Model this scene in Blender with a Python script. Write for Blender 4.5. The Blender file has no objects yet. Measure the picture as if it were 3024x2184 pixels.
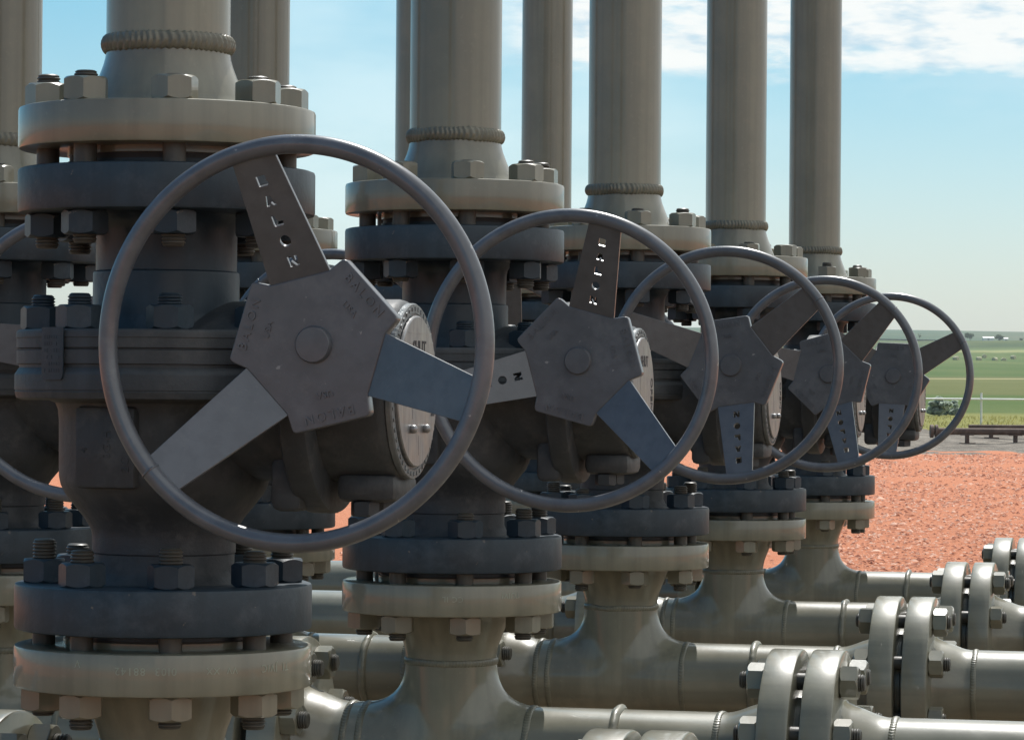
import bpy, bmesh, math, random
import numpy as np
from mathutils import Matrix, Vector
random.seed(7)
PI = math.pi
S = bpy.context.scene
COL = S.collection
H = 1.30                       # height of the valve stem axis and of the camera above the pad
YAW = -math.radians(13.25)     # the row of valves runs away to the right
T = Matrix.Translation
def RX(a): return Matrix.Rotation(a, 4, 'X')
def RY(a): return Matrix.Rotation(a, 4, 'Y')
def RZ(a): return Matrix.Rotation(a, 4, 'Z')

# ------------------------------------------------------------------ materials
class NT:
    def __init__(s, name):
        s.m = bpy.data.materials.new(name); s.m.use_nodes = True
        s.t = s.m.node_tree; s.b = s.t.nodes['Principled BSDF']
        s.co = s.n('ShaderNodeTexCoord')
    def n(s, typ, **kw):
        x = s.t.nodes.new(typ)
        for k, v in kw.items():
            if k.startswith('i_'): x.inputs[k[2:].replace('_', ' ')].default_value = v
            else: setattr(x, k, v)
        return x
    def l(s, a, b): s.t.links.new(a, b)
    def noise(s, scale, detail=4, rough=.55, vec=None, stretch=None, src='Object'):
        v = vec or s.co.outputs[src]
        if stretch:
            mp = s.n('ShaderNodeMapping'); mp.inputs['Scale'].default_value = stretch
            s.l(v, mp.inputs['Vector']); v = mp.outputs['Vector']
        n = s.n('ShaderNodeTexNoise'); n.inputs['Scale'].default_value = scale
        n.inputs['Detail'].default_value = detail; n.inputs['Roughness'].default_value = rough
        s.l(v, n.inputs['Vector']); return n.outputs['Fac']
    def ramp(s, fac, stops):
        r = s.n('ShaderNodeValToRGB'); e = r.color_ramp.elements
        e[0].position, e[0].color = stops[0][0], (*stops[0][1], 1)
        e[1].position, e[1].color = stops[-1][0], (*stops[-1][1], 1)
        for p, c in stops[1:-1]:
            x = e.new(p); x.color = (*c, 1)
        s.l(fac, r.inputs['Fac']); return r.outputs['Color']
    def mix(s, fac, a, b, mode='MIX'):
        x = s.n('ShaderNodeMix', data_type='RGBA', blend_type=mode)
        if isinstance(fac, (int, float)): x.inputs[0].default_value = fac
        else: s.l(fac, x.inputs[0])
        for i, c in ((6, a), (7, b)):
            if isinstance(c, tuple): x.inputs[i].default_value = (*c, 1)
            else: s.l(c, x.inputs[i])
        return x.outputs[2]
    def mapr(s, fac, a, b, c, d):
        x = s.n('ShaderNodeMapRange'); s.l(fac, x.inputs[0])
        for i, v in enumerate((a, b, c, d)): x.inputs[i + 1].default_value = v
        return x.outputs[0]
    def bump(s, h, strength, dist=.001):
        x = s.n('ShaderNodeBump'); x.inputs['Strength'].default_value = strength
        x.inputs['Distance'].default_value = dist; s.l(h, x.inputs['Height'])
        s.l(x.outputs['Normal'], s.b.inputs['Normal'])

def painted(name, base, var=.16, rough=(.32, .5), chips=None, coat=0.0, bump=.25, spec=.5, crough=.10, dustc=(.34, .25, .18), dusta=.30, dust0=.56):
    t = NT(name)
    big = t.noise(9, 5); fine = t.noise(160, 3)
    streak = t.noise(3.2, 4, stretch=(14, 14, .35))
    dk = tuple(c * (1 - var) for c in base); lt = tuple(min(1, c * (1 + var)) for c in base)
    c = t.mix(t.mapr(big, .35, .65, 0, 1), dk, lt)
    c = t.mix(t.mapr(streak, .42, .62, 0, .6), c, tuple(x * .70 for x in base))
    c = t.mix(t.mapr(fine, .62, .75, 0, .35), c, tuple(min(1, x * 1.3) for x in base))
    dust = t.noise(28, 6, .7)
    c = t.mix(t.mapr(dust, dust0, dust0 + .17, 0, dusta), c, tuple(b * .6 + d * .4 for b, d in zip(base, dustc)))
    if chips:
        ch = t.noise(75, 4, .6)
        c = t.mix(t.mapr(ch, .70, .73, 0, .8), c, chips)
    oi = t.n('ShaderNodeObjectInfo')
    hv = t.n('ShaderNodeHueSaturation'); t.l(c, hv.inputs['Color'])
    t.l(t.mapr(oi.outputs['Random'], 0, 1, .9, 1.1), hv.inputs['Value'])
    t.l(hv.outputs['Color'], t.b.inputs['Base Color'])
    t.l(t.mapr(big, .3, .7, rough[0], rough[1]), t.b.inputs['Roughness'])
    t.b.inputs['Coat Weight'].default_value = coat; t.b.inputs['Coat Roughness'].default_value = crough
    t.b.inputs['Specular IOR Level'].default_value = spec
    t.bump(t.noise(55, 6, .65), bump, .0012)
    return t.m

M = {}
M['tan'] = painted('tan_paint', (.200, .190, .139), .14, (.28, .46), coat=.6, bump=.14)
M['tan_rough'] = painted('tan_paint_on_weld', (.165, .158, .114), .2, (.34, .5), coat=.3, bump=.5)
M['stamp'] = painted('worn_stamp', (.30, .32, .25), .1, (.5, .6))
M['valve'] = painted('charcoal_valve_paint', (.028, .045, .060), .32, (.34, .55), chips=(.16, .14, .12), bump=.45, spec=.4, dustc=(.16, .18, .20), dusta=.45, dust0=.52)
M['cast'] = painted('rough_cast_paint', (.052, .058, .063), .3, (.45, .65), bump=1.0, spec=.4, dustc=(.17, .165, .15), dusta=.6, dust0=.50)
M['stud'] = painted('dark_stud', (.085, .08, .066), .2, (.4, .6), bump=.3)
M['wheel'] = painted('grey_wheel_paint', (.102, .109, .124), .14, (.30, .42), chips=(.3, .3, .3), bump=.18, coat=.7, crough=.22, dustc=(.3, .29, .28), dusta=.35, dust0=.54)
M['gasket'] = painted('dark_gasket', (.03, .028, .026), .2, (.5, .7))
t = NT('dull_metal')
t.b.inputs['Metallic'].default_value = .75
t.l(t.ramp(t.noise(30, 5, stretch=(1, 8, 1)), [(.3, (.22, .22, .225)), (.7, (.34, .34, .34))]), t.b.inputs['Base Color'])
t.l(t.mapr(t.noise(40, 4), .3, .7, .3, .5), t.b.inputs['Roughness']); t.bump(t.noise(90, 4), .2)
M['metal'] = t.m
t = NT('zinc_casting')
t.b.inputs['Metallic'].default_value = .3
t.l(t.ramp(t.noise(40, 5), [(.3, (.09, .10, .105)), (.7, (.20, .215, .22))]), t.b.inputs['Base Color'])
t.b.inputs['Roughness'].default_value = .45; t.bump(t.noise(130, 4), .8, .002)
M['zinc'] = t.m
t = NT('black_lettering'); t.b.inputs['Base Color'].default_value = (.02, .02, .025, 1); t.b.inputs['Roughness'].default_value = .6
M['ink'] = t.m
t = NT('rusty_steel')
t.l(t.ramp(t.noise(5, 6, .7), [(.3, (.055, .035, .028)), (.55, (.115, .075, .058)), (.75, (.20, .15, .12))]), t.b.inputs['Base Color'])
t.b.inputs['Roughness'].default_value = .8; t.bump(t.noise(40, 4), .4, .004)
M['rust'] = t.m
t = NT('white_paint'); t.l(t.ramp(t.noise(3, 4), [(.3, (.66, .67, .66)), (.7, (.82, .82, .8))]), t.b.inputs['Base Color'])
t.b.inputs['Roughness'].default_value = .5
M['white'] = t.m
t = NT('shed_roof'); t.l(t.ramp(t.noise(2, 4), [(.3, (.3, .3, .3)), (.7, (.45, .45, .45))]), t.b.inputs['Base Color'])
M['roof'] = t.m
t = NT('hay'); t.l(t.ramp(t.noise(12, 6, .7), [(.3, (.34, .31, .19)), (.7, (.55, .52, .36))]), t.b.inputs['Base Color'])
t.b.inputs['Roughness'].default_value = .9; t.bump(t.noise(30, 5), .8, .03)
M['hay'] = t.m
t = NT('bark'); t.l(t.ramp(t.noise(8, 5), [(.3, (.06, .045, .035)), (.7, (.13, .1, .08))]), t.b.inputs['Base Color'])
M['bark'] = t.m
def leafmat(name, a, b):
    t = NT(name); oi = t.n('ShaderNodeObjectInfo')
    t.l(t.ramp(t.noise(1.2, 5), [(.3, a), (.7, b)]), t.b.inputs['Base Color'])
    t.b.inputs['Roughness'].default_value = .75
    tr = t.n('ShaderNodeBsdfTranslucent'); mx = t.n('ShaderNodeMixShader'); mx.inputs[0].default_value = .5
    tr.inputs['Color'].default_value = (*[min(1, x * 1.15) for x in b], 1)
    t.l(t.b.outputs[0], mx.inputs[1]); t.l(tr.outputs[0], mx.inputs[2])
    t.l(mx.outputs[0], [n for n in t.t.nodes if n.type == 'OUTPUT_MATERIAL'][0].inputs['Surface'])
    return t.m
M['leaf'] = leafmat('tree_leaves', (.035, .06, .03), (.085, .11, .055))
M['sage'] = leafmat('grey_green_leaves', (.30, .36, .30), (.46, .52, .44))
M['dry'] = leafmat('dry_grass', (.17, .17, .05), (.30, .28, .095))
# red scoria / clay pad
t = NT('red_gravel')
n1 = t.noise(.35, 6, .6); n2 = t.noise(15, 8, .75); n3 = t.noise(40, 5, .7)
c = t.ramp(n2, [(.28, (.30, .085, .040)), (.40, (.44, .152, .074)), (.58, (.51, .205, .112)), (.76, (.64, .35, .23))])
c = t.mix(t.mapr(n1, .38, .66, 0, .45), c, (.51, .205, .105))
c = t.mix(t.mapr(n3, .60, .70, 0, .45), c, (.28, .085, .045))
t.l(c, t.b.inputs['Base Color']); t.b.inputs['Roughness'].default_value = .95
t.b.inputs['Specular IOR Level'].default_value = .2
t.bump(n2, .8, .035)
M['red'] = t.m
t = NT('red_stones')
oi = t.n('ShaderNodeVertexColor', layer_name='tone') if False else t.n('ShaderNodeAttribute', attribute_name='tone')
t.l(t.ramp(oi.outputs['Fac'], [(0, (.28, .085, .045)), (.5, (.54, .225, .13)), (1, (.74, .48, .36))]), t.b.inputs['Base Color'])
t.b.inputs['Roughness'].default_value = .95
M['stones'] = t.m
t = NT('grey_rubble')
n2 = t.noise(2.2, 7, .75)
t.l(t.ramp(n2, [(.3, (.075, .064, .05)), (.5, (.17, .145, .115)), (.72, (.33, .29, .235))]), t.b.inputs['Base Color'])
t.b.inputs['Roughness'].default_value = .95; t.bump(n2, 1, .12)
M['rubble'] = t.m
t = NT('added_bed_brown')  # colour of the added bed, chosen for the olive bounce it throws
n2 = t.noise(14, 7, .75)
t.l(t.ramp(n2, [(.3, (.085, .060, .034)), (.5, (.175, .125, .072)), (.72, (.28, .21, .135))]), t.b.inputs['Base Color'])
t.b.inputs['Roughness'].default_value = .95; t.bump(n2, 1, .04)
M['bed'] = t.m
# crop land: bands of different crops and mowing, by distance
t = NT('crop_land')
sx = t.n('ShaderNodeSeparateXYZ'); t.l(t.co.outputs['Object'], sx.inputs[0])
wob = t.noise(.006, 3); wob2 = t.mapr(wob, .3, .7, -14, 14)
ad = t.n('ShaderNodeMath', operation='ADD'); t.l(sx.outputs['Y'], ad.inputs[0]); t.l(wob2, ad.inputs[1])
fac = t.mapr(ad.outputs[0], 75, 2000, 0, 1)
def p(y): return (y - 75) / 1925
DRY, GR, OL, G2, G3, TE = (.22, .21, .062), (.050, .098, .022), (.094, .106, .034), (.040, .094, .022), (.068, .115, .032), (.042, .074, .036)
bands = [(0, DRY), (p(104), DRY), (p(112), GR), (p(170), GR), (p(180), OL), (p(345), OL), (p(352), (.34, .29, .16)), (p(362), (.34, .29, .16)),
         (p(368), (.045, .07, .02)), (p(385), (.06, .09, .03)), (p(392), G2), (p(690), G2), (p(720), G3), (p(1010), G3), (p(1040), (.30, .30, .14)),
         (p(1080), (.10, .15, .06)), (p(1150), TE), (1, TE)]
c = t.ramp(fac, bands)
c = t.mix(t.mapr(t.noise(.03, 6, .65, stretch=(1, .35, 1)), .35, .7, 0, .55), c, (.17, .18, .07))
c = t.mix(t.mapr(t.noise(.9, 6, .7), .5, .72, 0, .5), c, (.06, .085, .03))
t.l(c, t.b.inputs['Base Color']); t.b.inputs['Roughness'].default_value = .95; t.b.inputs['Specular IOR Level'].default_value = .1
t.bump(t.noise(1.5, 5), .6, .25)
M['field'] = t.m
t = NT('far_hills')
c = t.ramp(t.noise(.004, 6, .6, stretch=(1, .4, 1)), [(.3, (.045, .08, .05)), (.52, (.075, .11, .07)), (.7, (.13, .14, .09))])
t.l(c, t.b.inputs['Base Color']); t.b.inputs['Roughness'].default_value = .95; t.b.inputs['Specular IOR Level'].default_value = .1
M['hills'] = t.m

# ------------------------------------------------------------------ mesh helpers
def finish(bm, name, mats, ang=32, smooth=True):
    bmesh.ops.recalc_face_normals(bm, faces=bm.faces)
    me = bpy.data.meshes.new(name); bm.to_mesh(me); bm.free()
    for m in mats: me.materials.append(M[m])
    if smooth:
        me.polygons.foreach_set('use_smooth', [True] * len(me.polygons))
        me.set_sharp_from_angle(angle=math.radians(ang))
    return me

def lathe(bm, prof, n=72, mat=None, mi=0, caps=True):
    mt = mat or Matrix()
    rings = []
    for r, z in prof:
        rings.append([bm.verts.new(mt @ Vector((r * math.cos(2 * PI * i / n), r * math.sin(2 * PI * i / n), z))) for i in range(n)])
    for a, b in zip(rings, rings[1:]):
        for i in range(n):
            f = bm.faces.new((a[i], a[(i + 1) % n], b[(i + 1) % n], b[i])); f.material_index = mi
    if caps:
        for g in (rings[0], rings[-1]):
            f = bm.faces.new(g); f.material_index = mi

def torus(bm, R, r, n=96, k=18, mat=None, fn=None):
    mt = mat or Matrix(); rg = []
    for i in range(n):
        th = 2 * PI * i / n; ring = []
        for j in range(k):
            ph = 2 * PI * j / k
            dr, dz = fn(th, ph) if fn else (r * math.cos(ph), r * math.sin(ph))
            ring.append(bm.verts.new(mt @ Vector(((R + dr) * math.cos(th), (R + dr) * math.sin(th), dz))))
        rg.append(ring)
    for i in range(n):
        a, b = rg[i], rg[(i + 1) % n]
        for j in range(k):
            bm.faces.new((a[j], b[j], b[(j + 1) % k], a[(j + 1) % k]))

def boxm(bm, x0, x1, y0, y1, z0, z1, bev=.003, mat=None, mi=0):
    r = bmesh.ops.create_cube(bm, size=1)
    vs = r['verts']
    for v in vs:
        v.co = Vector((x0 + (v.co.x + .5) * (x1 - x0), y0 + (v.co.y + .5) * (y1 - y0), z0 + (v.co.z + .5) * (z1 - z0)))
    es = list({e for v in vs for e in v.link_edges})
    if bev:
        r2 = bmesh.ops.bevel(bm, geom=es, offset=bev, segments=2, profile=.5, affect='EDGES')
        vs = list({v for f in r2['faces'] for v in f.verts} | {v for v in vs if v.is_valid})
    if mat is not None:
        allv = {v for v in vs if v.is_valid}
        for v in allv: v.co = mat @ v.co
    return vs

def curve_mesh(outlines, extrude, bevel=0.0):
    cu = bpy.data.curves.new('tmp', 'CURVE'); cu.dimensions = '2D'; cu.fill_mode = 'BOTH'
    cu.extrude = extrude; cu.bevel_depth = bevel; cu.bevel_resolution = 1
    for o in outlines:
        sp = cu.splines.new('POLY'); sp.points.add(len(o) - 1); sp.use_cyclic_u = True
        for pt, c in zip(sp.points, o): pt.co = (c[0], c[1], 0, 1)
    return _curve_to_mesh(cu)

def _curve_to_mesh(cu):
    ob = bpy.data.objects.new('tmp', cu); COL.objects.link(ob)
    dg = bpy.context.evaluated_depsgraph_get()
    me = bpy.data.meshes.new_from_object(ob.evaluated_get(dg))
    bpy.data.objects.remove(ob); bpy.data.curves.remove(cu)
    return me

def text_mesh(body, size, extrude, res=3, offset=0.0, spacing=1.0):
    cu = bpy.data.curves.new('tmp', 'FONT'); cu.body = body; cu.size = size; cu.extrude = extrude
    cu.align_x = 'CENTER'; cu.align_y = 'CENTER'; cu.resolution_u = res; cu.offset = offset; cu.space_character = spacing
    return _curve_to_mesh(cu)

def add_mesh(bm, me, mat, mi=0, fn=None, keep=False):
    ov, of = set(bm.verts), set(bm.faces)
    bm.from_mesh(me)
    for v in bm.verts:
        if v not in ov: v.co = fn(v.co) if fn else mat @ v.co
    for f in bm.faces:
        if f not in of: f.material_index = mi
    if not keep: bpy.data.meshes.remove(me)

def rounded(pts, r, seg=4):
    out = []; n = len(pts)
    for i in range(n):
        p0, p1, p2 = Vector(pts[i - 1]), Vector(pts[i]), Vector(pts[(i + 1) % n])
        d0, d2 = (p0 - p1), (p2 - p1)
        k = min(r, d0.length * .45, d2.length * .45)
        a, b = p1 + d0.normalized() * k, p1 + d2.normalized() * k
        for s in range(seg + 1):
            u = s / seg
            out.append(tuple((1 - u) ** 2 * a + 2 * u * (1 - u) * p1 + u * u * b))
    return out

# ------------------------------------------------------------------ object helpers
MAT_OF = {}
def empty(name, world, label, cat, group=None):
    o = bpy.data.objects.new(name, None); COL.objects.link(o)
    o.empty_display_size = .05; o.matrix_world = world
    o['label'] = label; o['category'] = cat
    if group: o['group'] = group
    return o
def part(name, me, parent, mat=None, label=None):
    """mat is given in the frame of the thing; sub-parts are re-based on their part"""
    o = bpy.data.objects.new(name, me); COL.objects.link(o); o.parent = parent
    mt = mat or Matrix()
    base = MAT_OF.get(parent.name)
    o.matrix_local = (base.inverted() @ mt) if base is not None else mt
    MAT_OF[o.name] = mt
    if label: o['label'] = label
    return o
def solo(name, me, label, cat, world=None, group=None, kind=None):
    o = bpy.data.objects.new(name, me); COL.objects.link(o)
    if world: o.matrix_world = world
    if label: o['label'] = label
    if cat: o['category'] = cat
    if group: o['group'] = group
    if kind: o['kind'] = kind
    return o

# ------------------------------------------------------------------ shared piping meshes
PR = .0572          # pipe radius
FR = .137           # flange radius
BC = .1095          # bolt circle

def nut_mesh(mat):
    bm = bmesh.new(); R, h, n = .0215, .022, 48
    fl = R * math.cos(PI / 6)
    def hexr(a):
        a = (a % (PI / 3)) - PI / 6
        return fl / math.cos(a)
    ths = [2 * PI * i / n for i in range(n)]
    def ring(f): return [bm.verts.new(f(a)) for a in ths]
    pt = lambda r, a, z: Vector((r * math.cos(a), r * math.sin(a), z))
    ch = lambda a: (hexr(a) - fl) * .75 + .0006
    rs = [ring(lambda a: pt(.009, a, 0)), ring(lambda a: pt(fl * .97, a, 0)), ring(lambda a: pt(hexr(a), a, ch(a))),
          ring(lambda a: pt(hexr(a), a, h - ch(a))), ring(lambda a: pt(fl * .96, a, h)), ring(lambda a: pt(.0112, a, h)), ring(lambda a: pt(.0105, a, h - .0015))]
    for a, b in zip(rs, rs[1:]):
        for i in range(n): bm.faces.new((a[i], a[(i + 1) % n], b[(i + 1) % n], b[i]))
    return finish(bm, 'nut', [mat], 25)
NUT = {m: nut_mesh(m) for m in ('tan', 'valve')}

def stud_mesh(length, mat):
    """threaded rod from z=0 to z=length"""
    bm = bmesh.new(); r = .0108; prof = [(.001, 0), (r - .002, 0), (r - .0006, .0016)]
    pitch = .0032
    def threads(z0, z1):
        z = z0
        while z < z1:
            prof.extend([(r - .0014, z), (r, z + pitch * .4), (r, z + pitch * .6), (r - .0014, z + pitch)]); z += pitch
    threads(.002, .030)
    prof.append((r - .0003, .034)); prof.append((r - .0003, length - .034))
    threads(length - .031, length - .003)
    prof += [(r - .0008, length - .0012), (r - .0028, length), (.001, length)]
    lathe(bm, prof, 20)
    return finish(bm, 'stud', [mat], 30)

def wn_flange_mesh(stamp=None):
    """welding-neck flange, face at z=0, neck towards +z, weld at z=.100"""
    bm = bmesh.new()
    lathe(bm, [(.045, -.0062), (.0915, -.0062), (.0920, -.0056), (.0920, 0), (.1338, 0), (.1362, .0009), (FR, .0032), (FR, .0353), (.1362, .0376), (.1338, .0385),
               (.0800, .0385), (.0765, .0395), (.0735, .0425), (.0705, .0500), (.0672, .0600), (.0632, .0700), (.0598, .0790), (.0580, .0860), (PR, .0920), (PR, .1000)], 96)
    if stamp:
        for body, size, ang, z, up in stamp:
            me = text_mesh(body, size, .0003, 2, 0, 1.15)
            sgn = 1 if up else -1
            def bend(co, ang=ang, z=z, sgn=sgn):
                a = ang + sgn * co.x / FR
                rr = FR + co.z
                return Vector((rr * math.cos(a), rr * math.sin(a), z + sgn * co.y))
            add_mesh(bm, me, None, 1, bend)
    return finish(bm, 'flange', ['tan', 'stamp'], 28)
WN = wn_flange_mesh()

def gasket_mesh():
    bm = bmesh.new(); lathe(bm, [(.05, -.004), (.0900, -.0042), (.0900, .0042), (.05, .004)], 64)
    return finish(bm, 'gasket', ['gasket'])
GASKET = gasket_mesh()

def bead_mesh(a=.008, b=.0036, N=46, seed=0, mat='tan_rough', R=PR, rp=.34):
    rnd = random.Random(seed); ph0 = rnd.random() * 6; N0 = N
    wob = [rnd.uniform(-1, 1) for _ in range(16)]
    def w(th, s): return sum(wob[i] * math.sin((i + 2) * th + s + i) for i in range(8)) / 4
    def fn(th, ph):
        side = math.cos(ph)
        rip = math.sin(N * th + 1.9 * abs(math.sin(ph)) * 1.6 + 3.2 * w(th, ph0) + 1.5 * math.sin(7 * th + ph0))
        k = 1 + rp * rip * max(0, side) + .16 * w(th, ph0 + 2)
        return (b * k * math.cos(ph), a * (1 + .16 * w(th, ph0 + 5) + .25 * rp * rip) * math.sin(ph) + .0012 * w(th, 1))
    bm = bmesh.new(); torus(bm, R, 1, 300, 16, None, fn)
    return finish(bm, 'weld', [mat], 60)
BEAD_BIG = [bead_mesh(.0082, .0040, 58, i) for i in range(3)]
BEAD = [bead_mesh(.0042, .0015, 84, 10 + i) for i in range(3)]
BEAD_RING = bead_mesh(.0060, .0062, 22, 31, rp=.04)

def pipe_mesh(L):
    bm = bmesh.new(); lathe(bm, [(PR, 0), (PR, L)], 72, caps=False)
    return finish(bm, 'pipe', ['tan'])

def sdf_mesh(f, lo, hi, h, mats):
    lo = np.array(lo); n = np.round((np.array(hi) - lo) / h).astype(int) + 1
    ax = [lo[i] + h * np.arange(n[i]) for i in range(3)]
    P = np.stack(np.meshgrid(*ax, indexing='ij'), -1)
    D = f(P); sg = D < 0
    c = np.zeros(tuple(n - 1), int)
    for dx in (0, 1):
        for dy in (0, 1):
            for dz in (0, 1):
                c += sg[dx:n[0] - 1 + dx, dy:n[1] - 1 + dy, dz:n[2] - 1 + dz]
    act = (c > 0) & (c < 8)
    idx = -np.ones(act.shape, int); ids = np.argwhere(act); idx[act] = np.arange(len(ids))
    V = lo + (ids + .5) * h
    e = 1e-4
    for _ in range(6):
        d = f(V)
        g = np.stack([(f(V + np.eye(3)[i] * e) - f(V - np.eye(3)[i] * e)) / (2 * e) for i in range(3)], -1)
        g /= np.maximum(np.linalg.norm(g, axis=-1, keepdims=True), 1e-6)
        V = V - np.clip(d, -h, h)[:, None] * g * .9
    F = []
    for a in range(3):
        b, cc = (a + 1) % 3, (a + 2) % 3
        s0 = [slice(None)] * 3; s1 = [slice(None)] * 3
        s0[a] = slice(0, -1); s1[a] = slice(1, None)
        for q in np.argwhere(sg[tuple(s0)] != sg[tuple(s1)]):
            if q[b] == 0 or q[cc] == 0 or q[b] >= n[b] - 1 or q[cc] >= n[cc] - 1: continue
            qs = []
            for db, dc in ((-1, -1), (0, -1), (0, 0), (-1, 0)):
                r = q.copy(); r[b] += db; r[cc] += dc; qs.append(int(idx[tuple(r)]))
            if min(qs) < 0: continue
            F.append(qs if sg[tuple(q)] else qs[::-1])
    me = bpy.data.meshes.new('sdf'); me.from_pydata(V.tolist(), [], F)
    for m in mats: me.materials.append(M[m])
    me.polygons.foreach_set('use_smooth', [True] * len(me.polygons))
    return me

def tee_sdf(P):
    x, y, z = P[..., 0], P[..., 1], P[..., 2]
    d1 = np.sqrt(y * y + z * z) - PR
    d2 = np.where(z > 0, np.sqrt(x * x + y * y) - PR, np.sqrt(x * x + y * y + 6 * z * z) - PR)
    k = .056 * np.clip(1 - (y / .0580) ** 2, 0, 1) ** .75 + .0025
    h = np.maximum(k - np.abs(d1 - d2), 0) / k
    return np.minimum(d1, d2) - h * h * k * .25
TEE = sdf_mesh(tee_sdf, (-.1068, -.0645, -.0645), (.1068, .0645, .1135), .003, ['tan'])

# ------------------------------------------------------------------ stud bolts round a joint
STUDS = {}
def bolts(parent, frame, thick, mat_top, mat_bot, seed, ext=(.008, .008), phase=math.radians(22.5)):
    """frame: z axis along the joint, z=0 at lower outer face, z=thick at upper outer face"""
    rnd = random.Random(seed)
    for i in range(8):
        a = phase + i * PI / 4 + rnd.uniform(-.006, .006)
        e0 = ext[0] + rnd.uniform(-.004, .004); e1 = ext[1] + rnd.uniform(-.004, .007)
        L = round(thick + .044 + e0 + e1, 3)
        key = (L, mat_top)
        if key not in STUDS: STUDS[key] = stud_mesh(L, 'stud')
        base = frame @ T((BC * math.cos(a), BC * math.sin(a), 0))
        s = part('stud_bolt', STUDS[key], parent, base @ T((0, 0, -.022 - e0)))
        part('nut', NUT[mat_top], s, base @ T((0, 0, thick)) @ RZ(rnd.uniform(0, 2)))
        part('nut', NUT[mat_bot], s, base @ RX(PI) @ RZ(rnd.uniform(0, 2)))

# ------------------------------------------------------------------ handwheel meshes
def rim_mesh():
    bm = bmesh.new(); torus(bm, .1710, .0083, 144, 20)
    # butt weld where the bent bar was closed
    a = math.radians(222)
    mt = T((.1710 * math.cos(a), .1710 * math.sin(a), 0)) @ RZ(a) @ RX(PI / 2)
    torus(bm, .0080, .0012, 24, 8, mt)
    return finish(bm, 'rim', ['wheel'], 40)
RIM = rim_mesh()
GL = {'B': [(-.5, -.5), (.36, -.5), (.5, -.36), (.5, -.1), (.36, .02), (.46, .14), (.44, .42), (.3, .5), (-.5, .5)],
      'A': [(-.52, -.5), (-.26, .5), (.22, .5), (.54, -.5), (.16, -.5), (.02, -.28), (-.14, -.5)],
      'L': [(-.5, .5), (-.12, .5), (.02, -.02), (.5, -.08), (.5, -.5), (-.5, -.5)],
      'O': [(.54 * math.cos(2 * PI * i / 18), .54 * math.sin(2 * PI * i / 18)) for i in range(18)],
      'N': [(-.5, -.5), (-.5, .5), (-.12, .5), (.16, .12), (.16, .5), (.5, .5), (.5, -.5), (.12, -.5), (-.16, -.12), (-.16, -.5)]}
SP0, SP1, SC0, SC1 = .046, .1692, -.004, .060   # radius and dish at the two ends of a spoke
SLEN = math.hypot(SP1 - SP0, SC1 - SC0); STILT = math.atan2(SC1 - SC0, SP1 - SP0)
def spoke_mesh(cut):
    o = [[(-.0285, 0), (-.0280, .016), (-.0190, SLEN), (.0190, SLEN), (.0280, .016), (.0285, 0)]]
    if cut:
        vis0, vis1 = .017, SLEN - .005
        for ch, fr in zip('BALON', (.19, .355, .52, .69, .86)):
            y = vis1 + (vis0 - vis1) * fr
            o.append([(x * .0098, y + yy * .0105) for x, yy in GL[ch]])
    me = curve_mesh(o, .0018, .0004)
    bm = bmesh.new(); add_mesh(bm, me, Matrix())
    return finish(bm, 'spoke', ['wheel'], 30)
SPOKE = [spoke_mesh(False), spoke_mesh(True)]
def hub_mesh():
    pts = []
    for k in range(3):
        for r, a in ((.0650, -25.5), (.0650, 25.5), (.0690, 28), (.0790, 33.5), (.0790, 86.5), (.0690, 92)):
            pts.append((r * math.cos(math.radians(a + 120 * k)), r * math.sin(math.radians(a + 120 * k))))
    me = curve_mesh([rounded(pts, .0035, 3)], .0052, .0012)
    bm = bmesh.new(); add_mesh(bm, me, Matrix())
    top = .0062
    for k in range(3):
        A = math.radians(60 + 120 * k)
        for body, size, dist, sp in (('BALON', .0118, .0625, 1.35), ('USA', .0082, .0445, 1.1)):
            me = text_mesh(body, size, .0010, 2, .0001, sp)
            add_mesh(bm, me, RZ(A - PI / 2) @ T((0, dist, top + .0006)))
        # shallow fold line between the raised lobe and the middle
    lathe(bm, [(.0168, top - .001), (.0162, top + .0042), (.0150, top + .0056), (.001, top + .0058)], 48)
    lathe(bm, [(.0120, -.030), (.0120, -.004)], 24)
    return finish(bm, 'hub', ['wheel'], 35)
HUB = hub_mesh()

# ------------------------------------------------------------------ valve meshes
def valve_flange_mesh(z0, z1, up):
    f = z1 if up else z0; s = 1 if up else -1
    bm = bmesh.new()
    pr = [(.060, z0), (.1335, z0), (.1362, z0 + .001), (FR, z0 + .0034), (FR, z1 - .0034), (.1362, z1 - .001), (.1335, z1), (.060, z1)]
    lathe(bm, pr, 96)
    lathe(bm, [(.045, f - s * .001), (.0920, f - s * .001), (.0920, f + s * .0062), (.045, f + s * .0062)], 72)
    return finish(bm, 'valve_flange', ['valve'], 28)
UPF = valve_flange_mesh(.1605, .2020, True)
LOF = valve_flange_mesh(-.2205, -.1780, False)
def bonnet_mesh():
    bm = bmesh.new()
    lathe(bm, [(.075, .1606), (.0705, .157), (.0665, .151), (.0652, .145), (.0650, .109), (.0672, .1075), (.0676, .104), (.0676, .070), (.0690, .062), (.074, .0534)], 80)
    return finish(bm, 'bonnet', ['valve'], 30)
BONNET = bonnet_mesh()
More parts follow.
